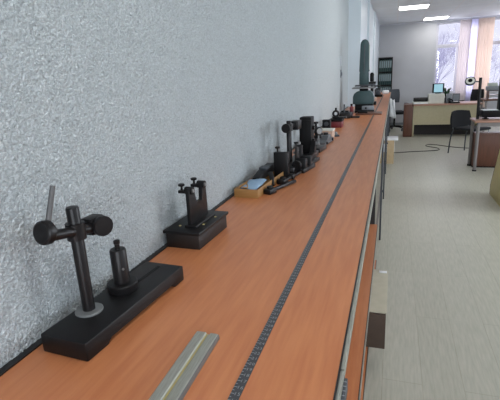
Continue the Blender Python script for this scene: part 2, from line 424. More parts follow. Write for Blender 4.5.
# digits for scales
def digit_mesh(ch):
    cu = bpy.data.curves.new('t', 'FONT'); cu.body = ch; cu.size = 1; cu.align_x = 'CENTER'; cu.align_y = 'CENTER'
    o = bpy.data.objects.new('t', cu); C.objects.link(o)
    dg = bpy.context.evaluated_depsgraph_get(); me = o.evaluated_get(dg).to_mesh()
    vs = [v.co.copy() for v in me.vertices]; fs = [tuple(p.vertices) for p in me.polygons]
    o.evaluated_get(dg).to_mesh_clear(); bpy.data.objects.remove(o); bpy.data.curves.remove(cu)
    return vs, fs
DG = {c: digit_mesh(c) for c in '0123456789'}
def stamp(mb, text, cx, cy, z, size, rz):
    q = Matrix.Rotation(rz, 3, 'Z')
    for i, c in enumerate(text):
        vs, fs = DG[c]; off = (i-(len(text)-1)/2)*.58
        nv = [mb.bm.verts.new(Vector((cx, cy, z))+q@(Vector((v.x+off, v.y, 0))*size)) for v in vs]
        for f in fs:
            try: mb.bm.faces.new([nv[a] for a in f])
            except ValueError: pass
tape = thing('measuring_tape', 'dark metal measuring scale laid lengthwise along the bench top', 'measuring tape', (-.229, .3, 1.0), R(-.08))
MB().box(-.0088, .0088, 0, 9.9, .0002, .0016).build('blade', M['tape'], tape, False)
mk = MB(); nb = MB()
for i in range(520):
    y = .01+i*.008
    mk.box(-.0085, -.0085+(.006 if i % 2 == 0 else .0035), y, y+.0012, .0016, .0018)
    if i % 2 == 0 and i < 400: stamp(nb, str((i//2) % 100), .0025, y, .0019, .0105, R(0))
mk.build('graduation_marks', M['tapemark'], tape, False)
nb.build('graduation_numbers', M['tapemark'], tape, False)

# aluminium profile lying in the foreground
pr = thing('aluminium_profile', 'bright grooved aluminium profile bar lying on the near bench top', 'metal bar', (-.329, .29, 1.0), R(1.6))
MB().prism([(-.0235, 0), (.0235, 0), (.0235, .008), (.021, .010), (.007, .010), (.005, .0065), (-.001, .0065), (-.003, .011), (-.0215, .011), (-.0235, .009)], 'y', 0, .402).build('bar', M['alu'], pr)
MB().prism([(.0237, 0), (.0262, 0), (.0252, .0085), (.0237, .0095)], 'y', 0, .402).build('shaded_side', M['alu_shaded'], pr, label='side face with shade put into its colour')  # added strip; its darker colour paints the shade on the bar's side
MB().box(-.0012, .0016, 0, .402, .0066, .0075).build('groove_strip', M['brass'], pr, False, 'yellowish strip down the groove')

# ------------------------------------------------------------------ comparator stand (nearest)
def comparator_stand():
    t = thing('comparator_stand', 'black cast comparator stand with clamped post, nearest the camera', 'measuring stand', (-.576, .748, 1.0), R(-3.7))
    b = MB()
    b.prism([(-.184, 0), (-.122, 0), (-.116, .015), (.122, .015), (.130, 0), (.176, 0), (.176, .040), (-.184, .040)], 'x', -.053, .060, bev=.0035)
    b.build('base', M['black'], t)
    MB().box(-.0045, .0045, .03, .155, .0400, .0408).build('slot', M['black_satin'], t, False)
    px, py = -.018, -.084
    MB().lathe([(.028, 0), (.029, .001), (.029, .004), (.0275, .0052), (.015, .0055)], (px, py, .0400)).build('collar', M['steel'], t, label='light grey steel collar')
    MB().lathe([(.0128, .0), (.0128, .224), (.0115, .2265), (0, .227)], (px, py, .0455)).build('post', M['blued'], t)
    # anvil
    ax, ay = -.010, .020
    MB().lathe([(.034, 0), (.035, .002), (.035, .018), (.033, .0205), (.021, .021)], (ax, ay, .0400), n=32).build('anvil_collar', M['black'], t)
    a = MB().lathe([(.0185, 0), (.0185, .078), (.0165, .0815), (.006, .0818)], (ax, ay, .0605)).build('anvil', M['blued'], t)
    MB().lathe([(.0058, 0), (.0058, .012), (.0072, .013), (.0072, .020), (.005, .0215), (0, .022)], (ax, ay, .1420)).build('pin', M['blued'], a)
    MB().cyl((ax+.0155, ay-.0095, .098), (ax+.0175, ay-.0105, .098), .0028).build('set_screw', M['steel'], a)
    # arm with clamps
    zc = .222
    arm = MB()
    arm.lathe([(.0105, -.068), (.0105, .050)], (px+.004, py, zc), axis=(0, 1, -.2), n=20)
    arm.cyl((px, py, zc-.017), (px, py, zc+.017), .0190, n=28)
    arm.build('clamp_arm', M['blued'], t)
    L = Vector((px-.001, py-.068, zc+.021)); ax_ = Vector((0, 1, -.2)).normalized()
    lk = MB(); lk.lathe([(.010, -.011), (.019, -.014), (.0225, -.012), (.0232, -.009), (.0232, .001), (.0215, .003), (.018, .003), (.017, -.001), (.013, -.001), (.013, .012), (.010, .016)], L, axis=tuple(ax_), n=28)
    lk = lk.build('clamp_knob', M['blued'], t)
    MB().cyl(L+Vector((0, .004, .012)), L+Vector((.002, .030, .082)), .0052, .0048, n=12).build('lever', M['lever'], lk, label='grey steel lever rod')
    Rr = Vector((px-.002, py+.054, zc-.006))
    MB().box(-.018, .012, -.019, .021, -.018, .019, .004, T=Matrix.Translation(Rr)).build('holder_block', M['blued'], t)
    kn = MB().lathe([(.012, .0), (.012, .006), (.0210, .007), (.0222, .009), (.0222, .018), (.0210, .020), (0, .0205)], Rr+Vector((.011, .004, 0)), axis=(1, -.35, 0), n=14)
    kn.build('clamp_knob', M['blued'], t)
comparator_stand()

# ------------------------------------------------------------------ bracket block
def thumbscrew(mb, x, y, z, s=1.):
    mb.lathe([(.0035*s, 0), (.0035*s, .013*s), (.0095*s, .0145*s), (.0105*s, .017*s), (.0105*s, .020*s), (.009*s, .0215*s), (0, .022*s)], (x, y, z), n=16)
def bracket_block():
    t = thing('centre_bracket_block', 'black rectangular block carrying a forked bracket with two thumbscrews', 'measuring fixture', (-.602, 1.224, 1.0), R(-2.2))
    MB().box(-.058, .058, -.108, .108, 0, .047, .003).build('base', M['darkbrown'], t)
    MB().box(-.064, .064, -.114, .114, .047, .0575, .002).build('top_plate', M['black'], t)
    for (x, y) in ((-.03, -.062), (.040, -.035), (.045, .045), (-.02, .09)):
        MB().lathe([(.004, 0), (.004, .0015), (0, .002)], (x, y, .0575), n=12).build('screw', M['brass'], t)
    # fork: plate in the y-z plane
    f = MB()
    f.prism([(-.072, .0575), (.052, .0575), (.051, .070), (.050, .172), (.045, .182), (.024, .182), (.020, .172), (.016, .125), (-.022, .125), (-.034, .172), (-.038, .182), (-.064, .182), (-.070, .172)], 'x', .004, .016, bev=.0015)
    f.box(-.006, .036, -.076, .060, .0575, .066, .002)
    f.build('fork', M['black'], t)
    for y in (-.051, .033):
        e = MB()
        e.cyl((-.004, y, .173), (.021, y, .173), .0125, n=20)
        e.box(-.028, .0, y-.009, y+.009, .164, .174, .002)
        e = e.build('clamp_eye', M['black'], t)
        s = MB(); s.cyl((.0205, y, .173), (.0235, y, .173), .006, n=14); s.build('bearing_pin', M['steel'], e)
        s = MB(); thumbscrew(s, -.018, y, .172, 1.0); s.build('thumbscrew', M['black'], e)
bracket_block()

# ------------------------------------------------------------------ wooden tray and what it holds
TR = R(-3.6)
tray = thing('wooden_tray', 'open yellow wooden tray holding wrapping and a black tool', 'tray', (-.582, 1.912, 1.0), TR)
MB().box(-.054, .054, -.2, .2, 0, .005).build('bottom', M['pinewood'], tray, False)
for n_, a in (('end', (-.056, .056, -.206, -.2)), ('end', (-.056, .056, .2, .206)), ('side', (-.056, -.051, -.2, .2)), ('side', (.051, .056, -.2, .2))):
    MB().box(*a, 0.0, .038, .001).build(n_+'_board', M['pinewood'], tray)
rnd = random.Random(4)
wb = MB(); G = [[None]*7 for _ in range(9)]
for i in range(9):
    for j in range(7):
        G[i][j] = wb.bm.verts.new((-.04+.08*j/6, -.07+.14*i/8, .020+.003*math.sin(i*1.3+j)+rnd.uniform(-.002, .002)+.012*i/8))
for i in range(8):
    for j in range(6): wb.bm.faces.new((G[i][j], G[i][j+1], G[i+1][j+1], G[i+1][j]))
o = wb.build('wrapping_sheet', M['blue']); o.modifiers.new('t', 'SOLIDIFY').thickness = .002
o.location = (-.595, 1.83, 1.008); o.rotation_euler = (0, 0, TR); tag(o, 'crumpled pale blue wrapping sheet lying inside the wooden tray', 'wrapping')
t = thing('black_hand_gauge', 'tapered black hand gauge resting across the far half of the tray', 'gauge', (-.60, 2.02, 1.03), R(-4))
MB().prism([(-.12, .0), (-.10, -.008), (.12, .0), (.13, .02), (.10, .045), (-.04, .032), (-.12, .014)], 'x', -.020, .018, bev=.003).build('body', M['black'], t)
MB().box(-.022, .020, -.02, .03, .030, .044, .004).build('ridge', M['darkgrey'], t)
o = MB().tube(spline([(-.638, 1.74, 1.036), (-.615, 1.77, 1.048), (-.60, 1.745, 1.037), (-.618, 1.73, 1.042)]), .003).build('cord_loop', M['pinewood'])
tag(o, 'small tan cord loop lying on the near end of the wooden tray', 'cord')

# rods in front of the tray
def rod_gauge(loc, rz, L, label, lump):
    t = thing('gauge_rod', label, 'gauge', loc, rz, None)
    MB().box(-.008, .008, 0, L, .004, .018, .003).build('bar', M['blued'], t)
    h = MB(); h.box(-.022, .020, -.01, .045, 0, .024, .005); h.cyl((.0, .018, .0), (0, .018, .034), .014); h.build('head', M['black'], t)
    if lump: MB().box(-.016, .016, L*.45, L*.45+.03, 0, .026, .004).build('slider', M['black'], t)
rod_gauge((-.516, 1.775, 1.0), R(-19), .235, 'dark straight gauge rod lying nearest on the bench beside the tray', False)
rod_gauge((-.500, 1.96, 1.0), R(-11), .24, 'second dark gauge rod with slider, lying behind the nearest rod', True)
o = MB().tube([(-.525, 1.89, 1.012), (-.535, 1.915, 1.05), (-.545, 1.93, 1.062)], [.011, .011, .013]).build('plug_gauge', M['black'])
tag(o, 'short black plug gauge leaning on the side of the wooden tray', 'gauge')

# ------------------------------------------------------------------ cluster of instruments
t = thing('square_clamping_block', 'upright black square block with a thumbscrew on top, behind the tray', 'clamping block', (-.524, 2.09, 1.0), R(-3))
b = MB(); b.box(-.042, .034, -.014, .014, .0, .136, .003); b.build('body', M['black'], t)
b = MB(); thumbscrew(b, -.024, 0, .136, 1.25); b.build('thumbscrew', M['black'], t)
b = MB(); b.box(.030, .034, -.011, .011, .03, .11, .001); b.build('face_plate', M['darkbrown'], t)
b = MB(); b.cyl((.034, 0, .075), (.040, 0, .075), .008); b.build('bearing', M['blued'], t)

def stand2():
    t = thing('comparator_stand', 'second black comparator stand, standing just behind the square clamping block', 'measuring stand', (-.520, 2.36, 1.0), R(-3))
    MB().prism([(-.20, 0), (-.15, 0), (-.145, .008), (.145, .008), (.15, 0), (.20, 0), (.20, .042), (-.20, .042)], 'x', -.05, .05, bev=.003).build('base', M['blued'], t)
    MB().lathe([(.014, 0), (.014, .222), (.012, .225), (0, .225)], (-.02, -.03, .042)).build('post', M['blued'], t)
    a = MB(); a.lathe([(.012, -.05), (.012, .17)], (-.02, -.03, .232), axis=(0, 1, 0)); a.cyl((-.02, -.03, .212), (-.02, -.03, .250), .021); a.build('clamp_arm', M['blued'], t)
    MB().lathe([(.023, 0), (.025, .003), (.025, .014), (.022, .016), (.011, .017), (.011, .03)], (-.02, -.095, .232), axis=(0, 1, 0)).build('clamp_knob', M['black'], t)
    MB().box(-.040, .010, .06, .135, .205, .255, .004).build('holder_block', M['blued'], t)
    MB().lathe([(.022, 0), (.022, .07), (.019, .074), (.0, .075)], (.006, .08, .042)).build('anvil', M['blued'], t)
    MB().lathe([(.012, 0), (.016, .001), (.016, .014), (0, .015)], (.0, .08, .120)).build('anvil_cap', M['steel'], t)
    k = MB(); k.cyl((.0, -.02, .085), (.028, -.02, .105), .0055); k.build('steel_pin', M['steel'], t)
    g = MB(); g.prism([(-.06, .042), (.00, .042), (-.025, .125), (-.045, .125)], 'x', .015, .030, bev=.002); g.build('gusset', M['darkbrown'], t)
    k = MB(); thumbscrew(k, .02, -.035, .125, 1.2); k.build('thumbscrew', M['black'], t)
stand2()
o = thing('tall_black_case', 'tall black rectangular instrument column, the highest in the cluster of gauges', 'instrument', (-.502, 2.655, 1.0), R(-3))
MB().box(-.045, .05, -.09, .10, 0, .034, .004).build('base', M['blued'], o)
MB().box(-.036, .036, -.045, .04, .034, .258, .005).build('column', M['black_satin'], o)
MB().box(-.036, .037, -.052, -.045, .05, .24, .002).build('front_plate', M['black_satin'], o)
for z_, r_ in ((.11, .016), (.19, .012)): MB().cyl((.036, -.008, z_), (.05, -.008, z_), r_).build('knob', M['black'], o)

t = thing('bench_vice', 'squat dark vice with a round handwheel, right of the second comparator stand', 'vice', (-.455, 2.30, 1.0), R(-10))
MB().box(-.035, .035, -.09, .09, 0, .022, .004).build('base', M['black'], t)
MB().prism([(-.06, .022), (-.02, .022), (-.025, .07), (-.05, .075)], 'x', -.03, .03, bev=.003).build('jaw', M['black'], t)
MB().prism([(.02, .022), (.06, .022), (.05, .075), (.028, .07)], 'x', -.03, .03, bev=.003).build('jaw', M['black'], t)
MB().cyl((0, -.10, .045), (0, .06, .045), .007).build('screw', M['lever'], t)
MB().lathe([(.024, 0), (.027, .003), (.027, .010), (.02, .013), (.01, .014)], (0, -.112, .045), axis=(0, 1, 0)).build('handwheel', M['black'], t)
t = thing('angle_bracket_gauge', 'dark slanted bracket gauge with chrome stud in front of the tall column', 'gauge', (-.452, 2.52, 1.0), R(-8))
MB().box(-.030, .030, -.07, .07, 0, .020, .003).build('base', M['blued'], t)
MB().prism([(-.06, .02), (.04, .02), (.06, .115), (.035, .125), (.01, .06), (-.05, .045)], 'x', -.014, .014, bev=.002).build('bracket', M['black'], t)
MB().cyl((.014, .045, .105), (.034, .045, .105), .010).build('stud', M['steel'], t)
def dial_stand(loc, rz, s, label):
    t = thing('dial_gauge_stand', label, 'dial gauge', loc, rz)
    MB().box(-.045*s, .045*s, -.09*s, .09*s, 0, .03*s, .004).build('base', M['blued'], t)
    MB().lathe([(.009*s, 0), (.009*s, .15*s), (0, .152*s)], (-.015*s, .03*s, .03*s)).build('post', M['blued'], t)
    b = MB(); b.lathe([(.026*s, -.012*s), (.028*s, -.010*s), (.028*s, .008*s), (.024*s, .011*s)], (.012*s, -.005*s, .135*s), axis=(.8, -.6, 0)); d = b.build('dial_case', M['black'], t)
    b = MB(); b.lathe([(.021*s, 0), (.020*s, .001)], (.012*s+.0095*s, -.005*s-.0070*s, .135*s), axis=(.8, -.6, 0)); b.build('dial_face', M['steel'], d)
    b = MB(); b.cyl((.012*s, -.005*s, .06*s), (.012*s, -.005*s, .108*s), .0055*s); b.build('spindle', M['steel'], t)
    b = MB(); b.box(-.02*s, .03*s, .0, .03*s, .085*s, .105*s, .003); b.build('clamp', M['black'], t); b = MB(); b.lathe([(.016*s, 0), (.018*s, .004*s), (.018*s, .012*s), (0, .013*s)], (-.015*s, .03*s, .182*s-.001)); b.build('post_cap', M['black'], t)
    return t
dial_stand((-.487, 2.93, 1.0), R(-6), 1.0, 'black dial gauge stand just behind the tall black instrument column')
dial_stand((-.575, 3.10, 1.0), R(25), .95, 'black dial gauge stand close to the wall, left of the grey casting')
t = thing('grey_casting', 'low light grey cast fixture with dark slots, lying beyond the dial gauges', 'fixture', (-.490, 3.28, 1.0), R(-5))
M['castgrey'] = mat('grey_cast_iron', srgb(84, 87, 90), .5, noise=.1)
MB().prism([(-.14, 0), (.14, 0), (.14, .028), (.06, .034), (.04, .062), (-.05, .062), (-.07, .034), (-.14, .024)], 'x', -.045, .042, bev=.003).build('body', M['castgrey'], t)
for a_, c_2, r_ in (((.042, -.10, .014), (.052, -.10, .014), .010), ((.042, .09, .016), (.052, .09, .016), .012), ((.012, .01, .062), (.012, .01, .078), .018)): MB().cyl(a_, c_2, r_).build('knob', M['black'], t)
MB().box(-.028, -.012, -.035, .03, .0622, .075, .002).build('slot_bar', M['black_satin'], t)
t = thing('salmon_box', 'pale salmon and white small box behind the grey casting', 'box', (-.515, 3.57, 1.0), R(-4))
MB().box(-.075, .06, -.05, .05, 0, .058, .003).build('body', M['pink'], t)
MB().box(-.078, .063, -.053, .053, .058, .072, .003).build('lid', M['offwhite'], t)
t = thing('black_cube_gauge', 'small black square gauge standing close to the wall behind the salmon box', 'gauge', (-.57, 3.98, 1.0), R(-3))
MB().box(-.038, .035, -.03, .03, 0, .105, .004).build('body', M['black_satin'], t)
MB().lathe([(.02, 0), (.02, .006), (0, .007)], (0, -.03, .07), axis=(0, -1, 0)).build('dial', M['darkgrey'], t)
t = thing('small_lever_gauge', 'small dark lever gauge lying in front of the salmon box', 'gauge', (-.462, 3.66, 1.0), R(20))
MB().box(-.03, .03, -.06, .06, 0, .014, .003).build('base', M['darkgrey'], t)
MB().lathe([(.022, 0), (.024, .003), (.024, .016), (.018, .02), (0, .021)], (0, -.01, .014)).build('drum', M['steel'], t)
MB().cyl((0, -.01, .03), (.03, .085, .022), .005).build('lever', M['black'], t)
t = thing('ring_gauge_on_maroon_base', 'black upright ring on a maroon box, beyond the salmon box', 'gauge', (-.528, 4.30, 1.0), R(-4))
MB().box(-.055, .065, -.06, .06, 0, .058, .003).build('base', M['maroon'], t, label='maroon box base')
MB().box(-.060, .070, -.064, .064, .058, .082, .003).build('top', M['black_satin'], t)
rg = MB(); n = 28
rings = []
for (r_, y_) in ((.034, -.012), (.034, .012), (.017, .012), (.017, -.012)):
    rings.append([rg.bm.verts.new((.0+r_*math.cos(2*math.pi*i/n), y_, .130+r_*math.sin(2*math.pi*i/n))) for i in range(n)])
for a in range(4):
    A, B = rings[a], rings[(a+1) % 4]
    for i in range(n): rg.bm.faces.new((A[i], A[(i+1) % n], B[(i+1) % n], B[i]))
rg.box(-.034, .034, -.014, .014, .082, .104, .003); rg.box(-.009, .009, -.008, .008, .16, .186, .003)
rg.build('ring', M['black'], t)
MB().box(.03, .10, -.02, .05, .083, .098, .003).build('side_arm', M['black'], t)
t = thing('black_drill_block', 'low black block with a thin upright rod, in front of the large machine', 'fixture', (-.535, 5.22, 1.0), R(-4))
MB().box(-.055, .075, -.10, .10, 0, .062, .004).build('body', M['black'], t)
MB().box(.075, .17, -.05, .02, 0, .02, .003).build('foot', M['darkbrown'], t)
MB().cyl((-.01, 0, .062), (-.01, 0, .155), .010).build('rod', M['darkgrey'], t)
MB().box(-.05, .03, .02, .08, .062, .078, .003).build('cap', M['black_satin'], t)
t = thing('maroon_bottle', 'small maroon capped bottle standing by the foot of the large machine', 'bottle', (-.500, 5.66, 1.0))
MB().lathe([(.022, 0), (.024, .004), (.024, .085), (.012, .10), (.012, .108)], n=18).build('body', M['maroon'], t)
MB().lathe([(.015, .108), (.015, .13), (0, .131)], n=18).build('cap', M['black_satin'], t)
o = MB().box(-.44, -.13, 5.50, 5.78, 1.0, 1.018, .003).build('wooden_board', M['woodbrown']); tag(o, 'brown wooden board lying flat in front of the large machine', 'board')
o = MB().box(-.42, -.30, 5.56, 5.68, 1.018, 1.04, .004).build('dark_plate', M['black_satin']); tag(o, 'small dark plate lying on the brown wooden board', 'plate')

# ------------------------------------------------------------------ large machine
def machine():
    t = thing('upright_measuring_machine', 'large teal grey upright measuring machine with tall rounded column', 'machine', (-.375, 6.02, 1.0))
    MB().box(-.105, .12, -.11, .15, 0, .107, .006).build('foot_plate', M['black_satin'], t)
    MB().prism([(-.125, .105), (.125, .105), (.132, .12), (.132, .20), (.118, .24), (.085, .265), (.05, .272), (-.05, .272), (-.085, .265), (-.118, .24), (-.132, .20), (-.132, .12)], 'y', -.12, .13, bev=.006).build('body', M['teal'], t)
    MB().box(-.052, .054, -.085, .08, .272, .325, .006).build('neck', M['black_satin'], t)
    tb = MB(); tb.box(-.145, .150, -.12, .11, .300, .318, .004); tb.build('table', M['steel'], t, label='pale steel table plate')
    MB().box(-.11, .145, -.10, .10, .330, .348, .004).build('upper_plate', M['darkgrey'], t)
    c = MB()
    pts = [(-.058, .348), (.060, .348), (.060, .49), (.054, .52)]
    pts += [(.002+.052*math.cos(a), .845+.062*math.sin(a)) for a in [math.pi*i/10 for i in range(11)]]
    pts += [(-.050, .52), (-.058, .49)]
    c.prism(pts, 'y', -.075, .07, bev=.010); c.build('column', M['teal'], t)
    MB().box(.053, .063, -.05, .05, .53, .84, .004).build('side_cover', M['teal_light'], t, label='paler grey green side strip')
    MB().box(-.006, .006, -.079, -.072, .50, .84, .001).build('guide_rail', M['darkgrey'], t)
    MB().lathe([(.022, 0), (.026, .01), (.026, .09), (.018, .11), (0, .112)], (.098, 0, .385)).build('eyepiece', M['black_satin'], t)
    MB().box(.055, .15, -.04, .04, .352, .383, .004).build('eyepiece_arm', M['black'], t)
    MB().box(.13, .20, -.05, .05, .318, .335, .003).build('side_shelf', M['black'], t)
    MB().box(-.01, .14, -.19, -.125, .035, .085, .008).build('control_unit', M['grey'], t)
    MB().box(-.10, .145, -.20, -.115, 0.0, .034, .006).build('front_drive', M['black'], t)
    k = MB(); k.cyl((.04, -.19, .06), (.04, -.205, .06), .012); k.build('control_knob', M['black_satin'], t)
machine()

# far end of the bench
t = thing('black_microscope', 'small black microscope on the bench, right behind the large machine', 'microscope', (-.33, 7.3, 1.0))
MB().box(-.05, .07, -.08, .08, 0, .05, .006).build('base', M['black_satin'], t)
MB().box(-.02, .02, .0, .06, .05, .30, .006).build('arm', M['black_satin'], t)
MB().cyl((0, -.03, .16), (0, -.05, .36), .022).build('tube', M['black_satin'], t)
MB().box(-.045, .05, -.07, .05, .11, .125, .003).build('stage', M['grey'], t)
o = MB().box(-.40, -.30, 8.35, 8.6, 1.0, 1.05, .004).build('pale_box', M['pink']); tag(o, 'pale low box on the far part of the bench near the wall', 'box')
t = thing('black_gauge_block', 'dark lumpy gauge on the far bench end beside the white paper roll', 'gauge', (-.30, 9.6, 1.0))
MB().box(-.09, .08, -.1, .1, 0, .05, .01).build('base', M['black_satin'], t)
MB().lathe([(.05, .05), (.055, .07), (.04, .12), (0, .13)], (-.01, 0, 0)).build('head', M['darkgrey'], t)
t = thing('dark_equipment_box', 'dark equipment box standing near the far end of the bench', 'box', (-.34, 10.4, 1.0))
MB().box(-.07, .06, -.12, .12, 0, .13, .008).build('body', M['darkgrey'], t)
MB().box(-.05, .05, -.10, .10, .13, .15, .006).build('lid', M['black_satin'], t)
o = MB().cyl((-.24, 10.6, 1.045), (-.12, 10.65, 1.045), .045).build('paper_roll', M['white']); tag(o, 'white paper roll lying on the far end of the bench', 'paper roll')

# switch on the wall
t = thing('wall_switch', 'small grey switch box on the white wall left of the large machine', 'switch', (-.68, 6.02, 1.50))
MB().box(0, .012, -.035, .035, -.05, .05, .003).build('plate', M['grey'], t)
MB().box(.012, .02, -.014, .014, -.025, .02, .002).build('rocker', M['darkgrey'], t)
o = MB().box(-.68, -.674, 5.98, 6.05, 1.60, 1.72, .002).build('wall_plate', M['paint']); tag(o, 'faint pale blank plate on the wall just above the switch', 'plate')

# ------------------------------------------------------------------ boxes under the bench
t = thing('shelf_carton', 'greyish cardboard box with shade-darkened brown end poking out from the lower shelf', 'box', (-.16, 2.12, .2262))
MB().box(-.16, .165, -.25, .22, 0, .180, .002).build('body', M['carton_shaded'], t, label='dark brown cardboard')  # unlit near face painted in as a darker brown
MB().box(-.165, .168, -.235, .235, .1805, .188, .001).build('lid', M['carton'], t, label='greyish beige lid')
MB().box(.12, .162, .19, .215, .1885, .192, .001).build('label_sticker', M['white'], t)
t = thing('floor_carton', 'tan cardboard carton on the floor under the bench overhang', 'box', (-.13, 7.75, 0))
MB().box(-.18, .17, -.25, .25, 0, .39, .003).build('body', M['carton2'], t)
MB().box(-.02, .06, -.256, -.25, .20, .34, .001).build('label_sticker', M['white'], t, label='white torn label')
MB().box(.171, .176, -.10, .10, .18, .34, .001).build('side_label', M['white'], t)
o = MB().box(-.16, .10, 7.52, 7.98, .001, .012, .002).build('paper_stack', M['white']); o.location.z = 0.390
tag(o, 'white paper sheets lying on top of the tan carton', 'papers')
o2 = MB().box(-.34, -.02, 8.25, 8.8, 0, .25, .003).build('document_box', M['grey']); tag(o2, 'grey document box under the bench behind the tan carton', 'box')
t = thing('under_bench_bag', 'dark grey bag standing on the floor beneath the bench near its legs', 'bag', (-.33, 4.5, 0))
MB().prism([(-.20, 0), (.16, 0), (.19, .1), (.15, .36), (.05, .42), (-.12, .42), (-.20, .34), (-.22, .12)], 'y', -.22, .22, bev=.03).build('body', M['fabric'], t)
MB().tube(spline([(-.06, -.1, .41), (-.05, -.06, .50), (-.04, .06, .50), (-.04, .1, .41)]), .008).build('handle', M['black_satin'], t)

# cable on the floor
P = [(-.2, 8.46), (.084, 8.547), (.374, 8.664), (.735, 8.783), (.87, 8.90), (.85, 9.10), (.70, 9.28), (.66, 9.40), (.72, 9.53), (.865, 9.50), (1.1, 9.257), (1.36, 9.1), (1.9, 9.0)]
o = MB().tube(spline([(x, y, .007) for x, y in P]), .007).build('floor_cable', M['cable']); tag(o, 'dark cable looping across the floor from the bench to the chair', 'cable')

# ------------------------------------------------------------------ bookcase with binders
t = thing('bookcase', 'dark narrow bookcase full of binders against the far wall', 'bookcase', (-.245, 12.98, 0))
for x in (-.185, .170): MB().box(x, x+.018, -.16, .18, 0, 1.87).build('side_panel', M['darkbrown'], t, False)
for z in (.02, .40, .78, 1.13, 1.48, 1.852): MB().box(-.167, .170, -.16, .165, z, z+.018).build('shelf', M['darkbrown'], t, False)
MB().box(-.167, .170, .165, .18, 0, 1.87).build('back_panel', M['black_satin'], t, False)
proto = None
for row, (z, lab) in enumerate(((1.498, 'dark green binder with pale spine label on the top shelf of the bookcase'), (1.148, 'dark green binder with pale spine label on the second shelf of the bookcase'), (.798, 'dark green binder on the shelf level with the bench'))):
    for k in range(6):
        x = -.245-.138+k*.0548
        if proto is None:
            proto = thing('ring_binder', lab, 'binder', (x, 12.90, z), 0, 'binders on the bookcase')
            MB().box(-.025, .025, -.06, .20, 0, .31, .004).build('cover', M['greenbinder'], proto)
            MB().box(-.019, .019, -.0615, -.06, .10, .28, 0).build('spine_label', M['binderlabel'], proto, False)
            ob = proto
        else: ob = copy_tree(proto, label=lab)
        ob.location = (x, 12.90+random.uniform(-.01, .01), z)
        ob['group'] = ['binders on the top bookcase shelf', 'binders on the second bookcase shelf', 'binders on the third bookcase shelf'][row]

# ------------------------------------------------------------------ office chair
def office_chair(loc, rz, label, mback, mseat, z0=.58, zh=.50, hw=.21):
    t = thing('office_chair', label, 'office chair', loc, rz)
    for k in range(5):
        a = 2*math.pi*k/5+.3; u = Vector((math.cos(a), math.sin(a), 0))
        l = MB().tube([u*.03+Vector((0, 0, .11)), u*.18+Vector((0, 0, .10)), u*.28+Vector((0, 0, .075))], [.022, .018, .014]).build('leg', M['black_satin'], t)
        p = u*.28; v = Vector((-u.y, u.x, 0))
        MB().cyl(p+v*.02+Vector((0, 0, .028)), p-v*.02+Vector((0, 0, .028)), .028, n=14).build('caster', M['darkgrey'], l)
    MB().lathe([(.035, .09), (.035, .14), (.025, .15), (.025, .30), (.016, .31), (.016, .42)], n=16).build('column', M['black_satin'], t)
    MB().box(-.24, .24, -.23, .24, .42, .50, .035, seg=3).build('seat', mseat, t)
    # backrest: curved shell at +y
    b = MB(); A = []; n = 8
    for j in range(7):
        z = z0+zh*j/6; w_ = hw+.015*math.sin(j/6*math.pi); row = []
        for i in range(n+1):
            s = i/n*2-1; row.append((s*w_, .27-.05*s*s+.04*(j/6)**2-.01, z))
        A.append(row)
    fr = [[b.bm.verts.new(p) for p in row] for row in A]; bk = [[b.bm.verts.new((p[0], p[1]+.035, p[2])) for p in row] for row in A]
    for G_ in (fr, bk):
        for j in range(6):
            for i in range(n): b.bm.faces.new((G_[j][i], G_[j][i+1], G_[j+1][i+1], G_[j+1][i]))
    for j in range(6):
        for i in (0, n): b.bm.faces.new((fr[j][i], fr[j+1][i], bk[j+1][i], bk[j][i]))
    for i in range(n):
        for j in (0, 6): b.bm.faces.new((fr[j][i], fr[j][i+1], bk[j][i+1], bk[j][i]))
    b.build('backrest', mback, t)
    MB().tube([(0, .1, .43), (0, .26, .43), (0, .31, .50), (0, .31, .72)], .018).build('back_support', M['black_satin'], t)
    for s in (-1, 1):
        MB().tube([(s*.24, .02, .46), (s*.29, .02, .48), (s*.29, .02, .66), (s*.29, -.02, .67)], .012).build('arm_post', M['black_satin'], t)
        MB().box(s*.29-.03, s*.29+.03, -.13, .13, .67, .695, .01).build('armrest', M['black_satin'], t)
    return t
office_chair((.04, 12.0, 0), R(12), 'grey mesh office chair tucked against the far end of the bench', M['meshgrey'], M['fabric'], .70, .34, .15)
wb = MB(); G = []
for j in range(9):
    row = []
    for i in range(7):
        z = .50+.40*j/8; x = -.09+.16*i/6*(1-.35*j/8)
        row.append(wb.bm.verts.new((x, .02*math.sin(i*1.7+j*.4), z+.02*math.sin(i))))
    G.append(row)
for j in range(8):
    for i in range(6): wb.bm.faces.new((G[j][i], G[j][i+1], G[j+1][i+1], G[j+1][i]))
o = wb.build('white_cloth', M['white']); o.modifiers.new('t', 'SOLIDIFY').thickness = .01; o.location = (.0, 10.3, 0)
tag(o, 'white cloth hanging in front of the grey mesh office chair', 'cloth')

